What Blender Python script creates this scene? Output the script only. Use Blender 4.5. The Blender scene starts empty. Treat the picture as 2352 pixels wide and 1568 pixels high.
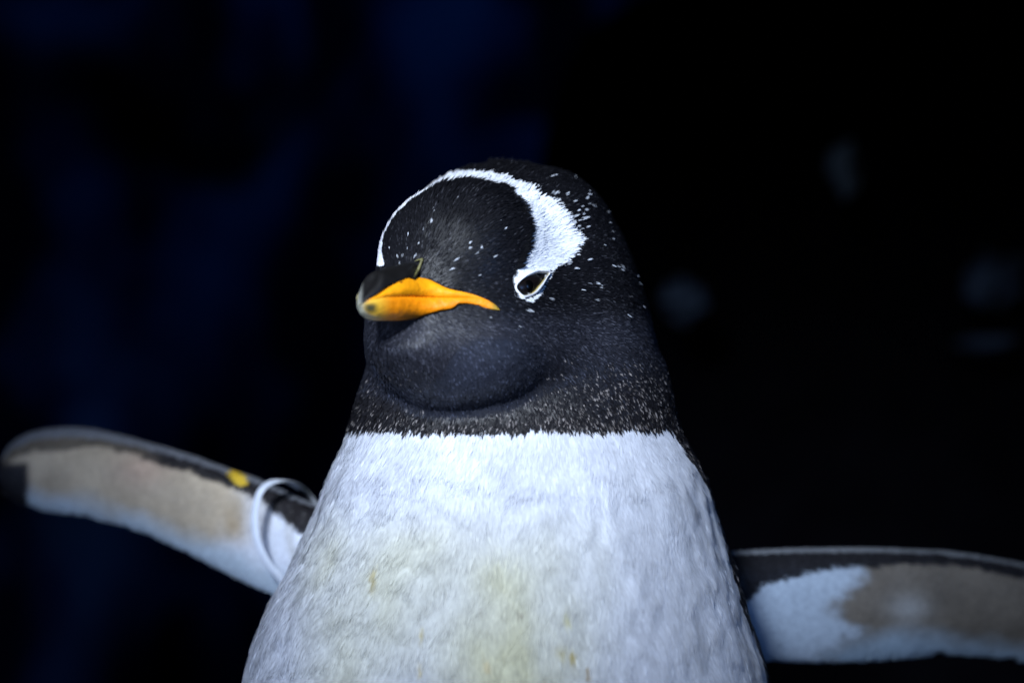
import bpy, math
import numpy as np

# ------------------------------------------------------------------ camera, world, lamps, exposure
scene = bpy.context.scene
CAM_D, CAM_Z, FOCAL = 1.2, 0.624, 100.0
cam_data = bpy.data.cameras.new("camera")
cam = bpy.data.objects.new("camera", cam_data)
scene.collection.objects.link(cam)
cam.location = (0.0, -CAM_D, CAM_Z)
cam.rotation_euler = (math.radians(90), 0, 0)
cam_data.lens = FOCAL
cam_data.sensor_width = 36.0
cam_data.clip_start = 0.05
cam_data.clip_end = 100.0
cam_data.dof.use_dof = True
cam_data.dof.focus_distance = 1.158
cam_data.dof.aperture_fstop = 3.5
scene.camera = cam

world = bpy.data.worlds.new("World")
scene.world = world
world.use_nodes = True
bg = world.node_tree.nodes["Background"]
bg.inputs[0].default_value = (0.10, 0.16, 0.45, 1)
bg.inputs[1].default_value = 0.004

def lamp(name, loc, target, radius, watts, col, cone, blend):
    from mathutils import Vector
    d = bpy.data.lights.new(name, 'SPOT')
    d.shadow_soft_size = radius; d.energy = watts; d.color = col
    d.spot_size = math.radians(cone); d.spot_blend = blend
    o = bpy.data.objects.new(name, d)
    scene.collection.objects.link(o)
    o.location = loc
    o.rotation_euler = (Vector(target) - Vector(loc)).to_track_quat('-Z', 'Y').to_euler()
    return o

# exhibit spotlights: a cool white one from above left, a bluish one from the left, a weak deep blue one from the right
lamp("key_spotlight", (-0.36, -1.28, 1.30), (-0.005, -0.05, 0.662), 0.13, 245.0, (0.76, 0.855, 1.0), 17.8, 1.0)
lamp("side_spotlight", (-1.42, -0.85, 0.50), (0.0, -0.03, 0.58), 0.22, 88.0, (0.50, 0.65, 1.0), 20.0, 1.0)
lamp("blue_spotlight", (0.95, -1.2, 0.95), (0.04, 0.0, 0.62), 0.25, 48.0, (0.20, 0.42, 1.0), 18.0, 1.0)
lamp("wall_spotlight", (-0.10, 0.30, 1.75), (-0.08, 1.15, 1.06), 0.2, 3.0, (0.04, 0.24, 1.0), 50.0, 1.0)

scene.view_settings.view_transform = 'Standard'
scene.view_settings.look = 'None'
scene.view_settings.exposure = 0.0
scene.view_settings.gamma = 1.0
scene.render.engine = 'CYCLES'
scene.cycles.use_denoising = True
scene.cycles.max_bounces = 6
scene.cycles.sample_clamp_indirect = 4.0

rng = np.random.default_rng(7)
F32 = np.float32

# ------------------------------------------------------------------ pixels <-> world (pixel units of a 2352 x 1568 picture)
S0 = 36.0 / FOCAL / 2352.0
def W(px, py, y):
    px, py, y = np.broadcast_arrays(np.asarray(px, float), np.asarray(py, float), np.asarray(y, float))
    d = CAM_D + y
    return np.stack([(px - 1176.0) * S0 * d, y, CAM_Z - (py - 784.0) * S0 * d], -1)
def PX(p):
    d = CAM_D + p[..., 1]
    return 1176.0 + p[..., 0] / (S0 * d), 784.0 - (p[..., 2] - CAM_Z) / (S0 * d)

def smoothstep(a, b, x):
    t = np.clip((x - a) / (b - a), 0, 1)
    return t * t * (3 - 2 * t)

_tab = rng.random((32, 32, 32)).astype(F32)
def vnoise(p, freq, off=0.0):
    q = p * freq + off
    i = np.floor(q).astype(np.int64)
    f = (q - i); f = f * f * (3 - 2 * f)
    r = 0
    for dx in (0, 1):
        wx = f[..., 0] if dx else 1 - f[..., 0]
        for dy in (0, 1):
            wy = f[..., 1] if dy else 1 - f[..., 1]
            for dz in (0, 1):
                wz = f[..., 2] if dz else 1 - f[..., 2]
                r = r + wx * wy * wz * _tab[(i[..., 0] + dx) & 31, (i[..., 1] + dy) & 31, (i[..., 2] + dz) & 31]
    return r * 2 - 1
def fbm(p, freq, octv=3, off=0.0):
    r, a = 0, 1.0
    for k in range(octv):
        r = r + a * vnoise(p, freq * 2 ** k, off + 7.3 * k); a *= 0.5
    return r

def in_poly(px, py, poly):
    poly = np.asarray(poly, float)
    x1, y1 = poly[:, 0], poly[:, 1]
    x2, y2 = np.roll(x1, -1), np.roll(y1, -1)
    r = np.zeros(np.shape(px), bool)
    for a, b, c, d in zip(x1, y1, x2, y2):
        if b == d: continue
        r ^= ((b > py) != (d > py)) & (px < (c - a) * (py - b) / (d - b) + a)
    return r

def cubic(xk, yk):
    xk = np.asarray(xk, float); yk = np.asarray(yk, float)
    h = np.diff(xk); s = np.diff(yk) / h
    m = np.zeros_like(yk)
    m[1:-1] = np.where(s[:-1] * s[1:] > 0, 2 * s[:-1] * s[1:] / (s[:-1] + s[1:] + 1e-30), 0)
    m[0], m[-1] = s[0], s[-1]
    def f(x):
        x = np.clip(x, xk[0], xk[-1])
        i = np.clip(np.searchsorted(xk, x) - 1, 0, len(xk) - 2)
        t = (x - xk[i]) / h[i]
        t2, t3 = t * t, t * t * t
        return ((2*t3 - 3*t2 + 1) * yk[i] + (t3 - 2*t2 + t) * h[i] * m[i] + (-2*t3 + 3*t2) * yk[i+1] + (t3 - t2) * h[i] * m[i+1])
    return f

# ------------------------------------------------------------------ head frame: forward (bill), side (bird's left), up
YAW, PITCH = math.radians(31), math.radians(4)
HF = np.array([-math.sin(YAW) * math.cos(PITCH), -math.cos(YAW) * math.cos(PITCH), -math.sin(PITCH)])
HS = np.array([math.cos(YAW), -math.sin(YAW), 0.0])
HU = np.cross(HF, HS); HU = HU if HU[2] > 0 else -HU
HM = W(1047, 648, -0.035)
def loc2w(a, b, c): return HM + a * HF + b * HS + c * HU
def w2loc(p):
    q = p - HM
    return q @ HF, q @ HS, q @ HU

# ------------------------------------------------------------------ the bird's body as an implicit surface
# height (py), left, right outline, depth of the axis, half depth
LOFT = np.array([
    (381, 1120, 1222, .022, .012), (388, 1076, 1268, .022, .022), (398, 1045, 1304, .021, .029), (414, 1012, 1333, .020, .036),
    (450, 968, 1373, .018, .043), (500, 934, 1405, .016, .047), (550, 910, 1433, .014, .050), (600, 893, 1454, .012, .053),
    (650, 878, 1470, .010, .055), (700, 866, 1483, .008, .057), (750, 858, 1496, .006, .058), (800, 852, 1510, .005, .059),
    (850, 843, 1528, .004, .060), (900, 828, 1542, .003, .062), (980, 803, 1560, .002, .067), (1040, 778, 1590, .001, .072),
    (1100, 752, 1620, 0, .077), (1200, 714, 1651, 0, .084), (1300, 664, 1682, 0, .091), (1400, 613, 1714, 0, .097),
    (1500, 577, 1745, 0, .102), (1568, 559, 1763, 0, .105), (1700, 532, 1790, 0, .110), (2200, 480, 1850, .01, .120),
    (3000, 470, 1860, .015, .13), (3600, 540, 1790, .02, .12), (3870, 660, 1660, .02, .095), (3960, 860, 1450, .02, .06)], float)
_l = W(LOFT[:, 1], LOFT[:, 0], LOFT[:, 3]); _r = W(LOFT[:, 2], LOFT[:, 0], LOFT[:, 3])
_o = np.argsort(_l[:, 2])
ZK = _l[_o, 2]
fXC = cubic(ZK, ((_l[:, 0] + _r[:, 0]) / 2)[_o]); fA = cubic(ZK, ((_r[:, 0] - _l[:, 0]) / 2)[_o])
fYC = cubic(ZK, LOFT[_o, 3]); fB = cubic(ZK, LOFT[_o, 4])

# flippers: px, top, bottom, depth, half thickness
FLIP_L = np.array([(-6, 1085, 1100, .128, .003), (4, 1048, 1130, .127, .0036), (30, 1012, 1156, .124, .0045), (80, 988, 1171, .119, .005),
                   (150, 980, 1182, .112, .0055), (230, 988, 1197, .105, .006), (330, 1013, 1226, .096, .0062), (440, 1045, 1277, .086, .0065),
                   (520, 1075, 1318, .078, .007), (600, 1103, 1357, .070, .0075), (700, 1150, 1408, .060, .009), (800, 1196, 1440, .05, .011)], float)
FLIP_R = np.array([(1600, 1275, 1490, .045, .011), (1690, 1266, 1512, .052, .0095), (1760, 1262, 1520, .058, .008), (1850, 1259, 1523, .064, .0072),
                   (1950, 1258, 1524, .070, .0066), (2050, 1259, 1518, .076, .0062), (2150, 1263, 1508, .083, .006), (2250, 1275, 1511, .09, .0057),
                   (2352, 1294, 1526, .098, .0053), (2460, 1322, 1540, .106, .0048), (2560, 1368, 1545, .113, .0042), (2610, 1430, 1530, .117, .0034), (2625, 1470, 1490, .118, .0028)], float)
def flip_funcs(K):
    t = W(K[:, 0], K[:, 1], K[:, 3]); b = W(K[:, 0], K[:, 2], K[:, 3])
    x = t[:, 0]
    return (x[0], x[-1], cubic(x, (t[:, 2] + b[:, 2]) / 2), cubic(x, (t[:, 2] - b[:, 2]) / 2), cubic(x, K[:, 3]), cubic(x, K[:, 4]))
FL, FR = flip_funcs(FLIP_L), flip_funcs(FLIP_R)
def sd_flip(p, F):
    x0, x1, zc, h, yc, th = F
    x = p[..., 0]
    H, T = h(x), th(x)
    v = (p[..., 2] - zc(x)) / H
    q = (np.abs(v) ** 2.6 + np.abs((p[..., 1] - yc(x) - 0.004 * v * v) / (T * (1.0 + 0.35 * np.clip(v, -1, 1)))) ** 2 + 1e-12) ** 0.5
    d = (q - 1) * T
    return np.maximum(d, np.maximum(x0 - x, x - x1))
def sd_ell(p, c, r, axes=None):
    q = p - c
    if axes is not None: q = q @ np.stack(axes, 1)
    r = np.asarray(r)
    k0 = np.sqrt(((q / r) ** 2).sum(-1)) + 1e-9
    k1 = np.sqrt(((q / r ** 2) ** 2).sum(-1)) + 1e-9
    return k0 * (k0 - 1) / k1
def smin(a, b, k):
    h = np.clip(0.5 + 0.5 * (b - a) / k, 0, 1)
    return b * (1 - h) + a * h - k * h * (1 - h)
AX = (HF, HS, HU)
def sd_loft(p):
    z = p[..., 2]
    a, b = fA(z), fB(z)
    q = (np.abs((p[..., 0] - fXC(z)) / a) ** 2.15 + np.abs((p[..., 1] - fYC(z)) / b) ** 2.15 + 1e-12) ** (1 / 2.15)
    d = (q - 1) * np.minimum(a, b)
    return np.maximum(d, np.maximum(ZK[0] - z, z - ZK[-1]))
THC, THR_ = W(1084, 812, -.028), (.0405, .049, .0298)
def sdf(p):
    d = sd_loft(p)
    crown = sd_ell(p, loc2w(-.004, .0012, .0074), (.0345, .0348, .0334), AX)
    snout = sd_ell(p, loc2w(.0165, 0, -.002), (.0215, .0205, .0165), AX)
    cheek = sd_ell(p, loc2w(-.004, .0012, -.012), (.034, .0368, .029), AX)
    h = smin(crown, snout, .012)
    h = smin(h, cheek, .012)
    th = sd_ell(p, THC, THR_)
    chin = sd_ell(p, loc2w(.022, .001, -.0235), (.026, .018, .0105), AX)
    h = smin(h, smin(th, chin, .012), .018)
    zt = (CAM_Z - p[..., 2]) / (S0 * CAM_D) + 784.0
    k = .014 - .0105 * smoothstep(800, 880, zt) * smoothstep(.040, .006, p[..., 0])
    d = smin(d, h, k)
    d = smin(d, sd_flip(p, FL), .010)
    d = smin(d, sd_flip(p, FR), .010)
    return d
def sdf_n(p):
    # broad folds and lumps of the plumage
    d = sdf(p)
    return d - 0.0006 * vnoise(p, 55.0, 3.1) * (p[..., 1] < .045) - 0.0003 * vnoise(p, 120.0, 9.1) * (p[..., 1] < .045) - 0.00045 * vnoise(p * np.array([1, 1, .5]), 190.0, 2.7) * smoothstep(0.585, 0.57, p[..., 2]) * (np.abs(p[..., 0] - .005) < fA(p[..., 2]))
def grad(p, e=6e-4):
    g = np.empty(p.shape)
    for k in range(3):
        o = np.zeros(3); o[k] = e
        g[..., k] = (sdf_n(p + o) - sdf_n(p - o)) / (2 * e)
    return g

def hit(px, py):
    """first point of the bird's surface seen along pixels"""
    px = np.atleast_1d(np.asarray(px, float)); py = np.atleast_1d(np.asarray(py, float))
    y = np.full(px.shape, -0.17)
    done = np.zeros(px.shape, bool)
    for _ in range(500):
        f = sdf_n(W(px, py, y))
        done |= f < 0
        if done.all(): break
        y = np.where(done, y, y + np.clip(f * 0.5, 0.0003, 0.004))
        done |= y > 0.14
    lo = y - 0.004; hi = y.copy()
    for _ in range(12):
        m = (lo + hi) / 2
        ins = sdf_n(W(px, py, m)) < 0
        hi = np.where(ins, m, hi); lo = np.where(ins, lo, m)
    p = W(px, py, hi)
    n = grad(p); n /= np.linalg.norm(n, axis=-1, keepdims=True)
    return p, n

def surface_nets(lo, hi, step):
    ax = [np.arange(lo[k], hi[k] + step, step) for k in range(3)]
    shp = tuple(len(a) for a in ax)
    S = np.empty(shp, F32)
    Y, Z = np.meshgrid(ax[1], ax[2], indexing='ij')
    for i0 in range(0, shp[0], 16):
        xs = ax[0][i0:i0 + 16]
        P = np.empty((len(xs),) + Y.shape + (3,))
        P[..., 0] = xs[:, None, None]; P[..., 1] = Y; P[..., 2] = Z
        S[i0:i0 + 16] = sdf_n(P)
    ins = S < 0
    n = [s - 1 for s in shp]
    acc = np.zeros(tuple(n) + (3,), F32); cnt = np.zeros(tuple(n), F32)
    corners = [(a, b, c) for a in (0, 1) for b in (0, 1) for c in (0, 1)]
    sl = lambda c: tuple(slice(c[k], c[k] + n[k]) for k in range(3))
    for c in corners:
        for k in range(3):
            if c[k]: continue
            e = list(c); e[k] = 1
            A, B = S[sl(c)], S[sl(e)]
            m = (A < 0) != (B < 0)
            t = np.where(m, A / np.where(m, A - B, 1), 0)
            for j in range(3):
                acc[..., j] += np.where(m, (t if j == k else c[j]), 0)
            cnt += m
    act = cnt > 0
    idx = -np.ones(tuple(n), np.int64); idx[act] = np.arange(act.sum())
    ci = np.argwhere(act)
    v = (ci + acc[act] / cnt[act][:, None]) * step + np.array([a[0] for a in ax])
    faces = []
    for k in range(3):
        a, b = (k + 1) % 3, (k + 2) % 3
        s0 = [slice(None)] * 3; s1 = [slice(None)] * 3
        s0[k] = slice(0, -1); s1[k] = slice(1, None)
        m = ins[tuple(s0)] != ins[tuple(s1)]
        q = np.argwhere(m)
        q = q[(q[:, a] > 0) & (q[:, b] > 0) & (q[:, a] < n[a]) & (q[:, b] < n[b])]
        flip = ins[tuple(s0)][tuple(q.T)]
        def at(da, db):
            r = q.copy(); r[:, a] += da; r[:, b] += db
            return idx[tuple(r.T)]
        f = np.stack([at(-1, -1), at(0, -1), at(0, 0), at(-1, 0)], 1)
        f[~flip] = f[~flip][:, ::-1]
        faces.append(f)
    return v, np.concatenate(faces)

# ------------------------------------------------------------------ mesh and material helpers
def new_mesh(name, verts, faces_loops, counts):
    me = bpy.data.meshes.new(name)
    verts = np.asarray(verts, F32)
    me.vertices.add(len(verts)); me.vertices.foreach_set("co", verts.ravel())
    me.loops.add(len(faces_loops)); me.loops.foreach_set("vertex_index", np.asarray(faces_loops, np.int32))
    starts = np.concatenate([[0], np.cumsum(counts)[:-1]]).astype(np.int32)
    me.polygons.add(len(counts)); me.polygons.foreach_set("loop_start", starts)
    me.update(calc_edges=True); me.validate()
    return me
def quads_mesh(name, verts, quads):
    return new_mesh(name, verts, np.asarray(quads).ravel(), np.full(len(quads), 4))
def set_col(me, col, name="Col"):
    a = me.color_attributes.new(name, 'FLOAT_COLOR', 'POINT')
    c = np.ones((len(me.vertices), 4), F32); c[:, :3] = col
    a.data.foreach_set("color", c.ravel())
def smooth(me):
    me.polygons.foreach_set("use_smooth", np.ones(len(me.polygons), bool))
def link(name, me, mat, parent=None, **props):
    o = bpy.data.objects.new(name, me)
    scene.collection.objects.link(o)
    if mat: me.materials.append(mat)
    if parent: o.parent = parent; o.matrix_parent_inverse = parent.matrix_world.inverted()
    for k, v in props.items(): o[k] = v
    return o

def principled(name):
    m = bpy.data.materials.new(name); m.use_nodes = True
    return m, m.node_tree.nodes, m.node_tree.links, m.node_tree.nodes["Principled BSDF"]
def attr_mat(name, rough=0.5, spec=0.3, noise=0.0, nscale=400.0, sheen=0.0, bump=0.0):
    m, N, L, b = principled(name)
    a = N.new("ShaderNodeVertexColor"); a.layer_name = "Col"
    out = a.outputs["Color"]
    if noise or bump:
        tc = N.new("ShaderNodeTexCoord"); nz = N.new("ShaderNodeTexNoise")
        nz.inputs["Scale"].default_value = nscale; nz.inputs["Detail"].default_value = 4
        L.new(tc.outputs["Object"], nz.inputs["Vector"])
    if noise:
        mr = N.new("ShaderNodeMapRange")
        mr.inputs["To Min"].default_value = 1 - noise; mr.inputs["To Max"].default_value = 1 + noise
        mr.inputs["From Min"].default_value = 0.3; mr.inputs["From Max"].default_value = 0.7
        L.new(nz.outputs["Fac"], mr.inputs["Value"])
        mx = N.new("ShaderNodeVectorMath"); mx.operation = 'SCALE'
        L.new(out, mx.inputs[0]); L.new(mr.outputs["Result"], mx.inputs["Scale"]); out = mx.outputs[0]
    if bump:
        bp = N.new("ShaderNodeBump"); bp.inputs["Strength"].default_value = bump; bp.inputs["Distance"].default_value = 0.001
        L.new(nz.outputs["Fac"], bp.inputs["Height"]); L.new(bp.outputs["Normal"], b.inputs["Normal"])
    L.new(out, b.inputs["Base Color"])
    b.inputs["Roughness"].default_value = rough
    b.inputs["Specular IOR Level"].default_value = spec
    if sheen: b.inputs["Sheen Weight"].default_value = sheen; b.inputs["Sheen Roughness"].default_value = 0.4
    return m
def plain_mat(name, col, rough=0.5, spec=0.4, noise=0.25, nscale=30.0, bump=0.0):
    m, N, L, b = principled(name)
    tc = N.new("ShaderNodeTexCoord"); nz = N.new("ShaderNodeTexNoise")
    nz.inputs["Scale"].default_value = nscale; nz.inputs["Detail"].default_value = 5
    L.new(tc.outputs["Object"], nz.inputs["Vector"])
    r = N.new("ShaderNodeValToRGB")
    c = np.array(col)
    r.color_ramp.elements[0].position = 0.3; r.color_ramp.elements[1].position = 0.7
    r.color_ramp.elements[0].color = (*np.clip(c * (1 - noise), 0, 1), 1)
    r.color_ramp.elements[1].color = (*np.clip(c * (1 + noise), 0, 1), 1)
    L.new(nz.outputs["Fac"], r.inputs["Fac"]); L.new(r.outputs["Color"], b.inputs["Base Color"])
    b.inputs["Roughness"].default_value = rough; b.inputs["Specular IOR Level"].default_value = spec
    if bump:
        bp = N.new("ShaderNodeBump"); bp.inputs["Strength"].default_value = bump; bp.inputs["Distance"].default_value = 0.01
        L.new(nz.outputs["Fac"], bp.inputs["Height"]); L.new(bp.outputs["Normal"], b.inputs["Normal"])
    return m

def add_translucency(m, f):
    N, L = m.node_tree.nodes, m.node_tree.links
    b = N["Principled BSDF"]; out = N["Material Output"]
    t = N.new("ShaderNodeBsdfTranslucent"); mx = N.new("ShaderNodeMixShader"); mx.inputs[0].default_value = f
    L.new(b.inputs["Base Color"].links[0].from_socket, t.inputs["Color"])
    L.new(b.outputs[0], mx.inputs[1]); L.new(t.outputs[0], mx.inputs[2]); L.new(mx.outputs[0], out.inputs["Surface"])
MAT_SKIN = attr_mat("plumage_base", 0.75, 0.1, noise=0.15)
MAT_DARK = attr_mat("dark_feather", 0.42, 0.15, noise=0.25, nscale=900)
MAT_WHITE = attr_mat("white_feather", 0.55, 0.25, noise=0.04, nscale=300, sheen=0.1)
add_translucency(MAT_WHITE, 0.15)
MAT_FLIP = attr_mat("flipper_feather", 0.5, 0.3, noise=0.12, nscale=250)
MAT_BILL = attr_mat("bill_horn", 0.5, 0.25, noise=0.12, nscale=420, bump=0.45)

# ------------------------------------------------------------------ the setting
def grid_rock(name, xs, zs, yfun, mat, **props):
    X, Z = np.meshgrid(xs, zs, indexing='ij')
    P = np.stack([X, np.zeros_like(X), Z], -1)
    P[..., 1] = yfun(P)
    nx, nz = X.shape
    i = np.arange(nx * nz).reshape(nx, nz)
    q = np.stack([i[:-1, :-1], i[1:, :-1], i[1:, 1:], i[:-1, 1:]], -1).reshape(-1, 4)
    me = quads_mesh(name, P.reshape(-1, 3), q); smooth(me)
    return link(name, me, mat, **props)

# ground sheet
gx = np.linspace(-6, 6, 121)
GX, GY = np.meshgrid(gx, gx, indexing='ij')
gp = np.stack([GX, GY, np.zeros_like(GX)], -1)
gp[..., 2] = -0.004 - 0.02 * (fbm(gp, 1.7, 3) * 0.5 + 0.5) * smoothstep(0.2, 0.8, np.hypot(GX, GY))
gi = np.arange(121 * 121).reshape(121, 121)
gme = quads_mesh("ground", gp.reshape(-1, 3), np.stack([gi[:-1, :-1], gi[1:, :-1], gi[1:, 1:], gi[:-1, 1:]], -1).reshape(-1, 4)); smooth(gme)
link("ground", gme, plain_mat("wet_stone", (0.03, 0.03, 0.035), 0.6, bump=0.4), kind="structure")

# back wall of blue-lit rock
def wall_mat():
    m, N, L, b = principled("blue_ice_rock")
    tc = N.new("ShaderNodeTexCoord"); mp = N.new("ShaderNodeMapping")
    mp.inputs["Scale"].default_value = (1.0, 1.0, 0.55)
    L.new(tc.outputs["Object"], mp.inputs["Vector"])
    nz = N.new("ShaderNodeTexNoise"); nz.inputs["Scale"].default_value = 10.0; nz.inputs["Detail"].default_value = 2
    L.new(mp.outputs["Vector"], nz.inputs["Vector"])
    r = N.new("ShaderNodeValToRGB"); r.color_ramp.elements[0].position = 0.42; r.color_ramp.elements[1].position = 0.66
    r.color_ramp.elements[0].color = (0.01, 0.01, 0.03, 1); r.color_ramp.elements[1].color = (0.16, 0.26, 0.42, 1)
    e = r.color_ramp.elements.new(0.5); e.color = (0.05, 0.06, 0.16, 1)
    L.new(nz.outputs["Fac"], r.inputs["Fac"]); L.new(r.outputs["Color"], b.inputs["Base Color"])
    b.inputs["Roughness"].default_value = 0.8; b.inputs["Specular IOR Level"].default_value = 0.1
    return m
grid_rock("rock_wall", np.linspace(-2.6, 2.6, 200), np.linspace(-0.05, 2.4, 110),
          lambda P: 1.15 + 0.10 * fbm(P, 2.2, 2) + 0.09 * smoothstep(-.15, .15, vnoise(P * np.array([1, 1, .7]), 8.0, 4.0)), wall_mat(), kind="structure")

def lump(name, c, r, mat, seed, amp=0.22, freq=1.5, **props):
    n, m = 48, 32
    u = np.linspace(0, 2 * np.pi, n, endpoint=False); v = np.linspace(0, np.pi, m)
    U, V = np.meshgrid(u, v, indexing='ij')
    d = np.stack([np.cos(U) * np.sin(V), np.sin(U) * np.sin(V), np.cos(V)], -1)
    P = np.asarray(c) + d * np.asarray(r) * (1 + amp * fbm(d, freq, 3, seed))[..., None]
    i = np.arange(n * m).reshape(n, m); j = np.roll(i, -1, 0)
    q = np.stack([i[:, :-1], i[:, 1:], j[:, 1:], j[:, :-1]], -1).reshape(-1, 4)
    me = quads_mesh(name, P.reshape(-1, 3), q); smooth(me)
    return link(name, me, mat, **props)

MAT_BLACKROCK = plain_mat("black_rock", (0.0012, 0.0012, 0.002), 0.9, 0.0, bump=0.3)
# big dark boulder filling the right side; its left outline as in the photograph
BY = 0.72
zk = W(0, np.array([4300, 1568, 900, 500, 340, 200, 60, 0, -120, -400]), BY)[:, 2]
xk = W(np.array([900, 1080, 1180, 1225, 1245, 1285, 1360, 1460, 1800, 2300]), 0, BY)[:, 0]
fx = cubic(zk, xk)
zz = np.linspace(zk[0], zk[-1], 60); tt = np.linspace(0, np.pi, 40)
BP = np.zeros((60, 40, 3))
xl = fx(zz) + 0.006 * vnoise(np.stack([zz * 0, zz * 0, zz], -1), 12.0); xr = np.full(60, 1.7)
BP[..., 0] = ((xl + xr) / 2)[:, None] - ((xr - xl) / 2)[:, None] * np.cos(tt)[None]
BP[..., 1] = BY - 0.16 * np.sin(tt)[None] ** 0.8
BP[..., 2] = zz[:, None]
BP[..., 1] += 0.03 * fbm(BP, 5.0, 3) * np.sin(tt)[None]
back = BP[:, ::-1].copy(); back[..., 1] = BY + 0.12 * np.sin(tt)[None, ::-1]
ring = np.concatenate([BP, back[:, 1:-1]], 1)
ni, nj = ring.shape[:2]
ii = np.arange(ni * nj).reshape(ni, nj); jj = np.roll(ii, -1, 1)
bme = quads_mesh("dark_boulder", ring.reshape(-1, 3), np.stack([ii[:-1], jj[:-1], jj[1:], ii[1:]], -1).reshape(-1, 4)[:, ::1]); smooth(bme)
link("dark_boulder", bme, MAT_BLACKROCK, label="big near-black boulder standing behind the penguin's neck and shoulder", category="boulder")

# pale frost patches stuck on the boulder, far out of focus
MAT_FROST = plain_mat("thin_frost", (0.018, 0.026, 0.042), 0.8, 0.0, .6, 25.)
MAT_FROST2 = plain_mat("thick_frost", (0.075, 0.10, 0.13), 0.8, 0.0)
for (px, py, rx, rz, lab, sd) in ((1940, 395, 34, 58, "upright pale frost patch high on the dark boulder", 1.0),
                                  (1572, 690, 55, 48, "round bluish frost patch on the dark boulder beside the penguin's neck", 2.0),
                                  (2295, 645, 75, 60, "wide bluish frost patch above a thin strip of frost on the boulder", 3.0),
                                  (2275, 790, 70, 20, "thin low strip of bluish frost on the dark boulder", 4.0)):
    x = W(px, py, 0.56)
    k = S0 * (CAM_D + 0.56)
    lump("frost_patch", x, (rx * k, 0.02, rz * k), MAT_FROST2 if sd == 1.0 else MAT_FROST, sd, 0.45, label=lab, category="frost", group="frost patches on the dark boulder")

# ------------------------------------------------------------------ colour pattern of the plumage
BAND = [(884, 611), (876, 583), (881, 545), (897, 513), (910, 494), (940, 466), (964, 451), (1002, 432), (1037, 424), (1077, 419), (1111, 422),
        (1144, 430), (1167, 440), (1184, 456), (1197, 476), (1207, 503), (1212, 530), (1209, 560), (1200, 590), (1189, 620), (1180, 643), (1182, 657),
        (1187, 682), (1216, 696), (1232, 686), (1243, 668), (1256, 640), (1268, 626), (1277, 613), (1307, 590), (1317, 573), (1330, 556),
        (1304, 523), (1294, 496), (1267, 466), (1234, 453), (1224, 436), (1184, 421), (1151, 406), (1111, 402), (1071, 398), (1031, 402), (991, 413),
        (951, 437), (925, 455), (890, 492), (860, 530), (850, 576), (856, 618)]
EYE = [(1184, 658), (1192, 647), (1208, 636), (1220, 631), (1232, 628), (1246, 627), (1258, 629), (1250, 640), (1243, 650), (1237, 657), (1229, 667), (1219, 674), (1203, 678), (1191, 670)]
EYE_SKIN = [(1219 + (x - 1219) * 1.16, 652 + (y - 652) * 1.25) for x, y in EYE]
BILL_T = [(825, 700), (841, 689), (864, 677), (893, 657), (921, 642), (935, 637), (957, 642), (985, 642), (1003, 650), (1026, 661), (1043, 666), (1076, 673),
          (1103, 682), (1130, 695), (1147, 711)]
BILL_C = [(826, 699), (832, 684), (846, 662), (857, 646), (871, 622), (886, 618), (912, 611), (944, 602), (966, 595), (985, 592)]
BILL_B = [(1147, 712), (1125, 708), (1103, 699.5), (1076, 696), (1048, 698), (1039, 708), (1012, 713), (984, 721), (948, 733), (912, 736), (862, 729), (842, 720)]
BILL_ALL = BILL_C[:-1] + [(963, 613), (950, 638)] + BILL_T[6:] + BILL_B
WHITE_R = cubic([960, 990, 1035, 1075, 1160, 1230, 1380, 1480, 1568, 2600], [1540, 1546, 1570, 1600, 1640, 1659, 1700, 1738, 1760, 1900])
COLLAR = cubic([700, 800, 860, 960, 1080, 1200, 1300, 1400, 1480, 1530, 1570], [982, 980, 976, 977, 984, 979, 977, 980, 975, 978, 992])

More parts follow.
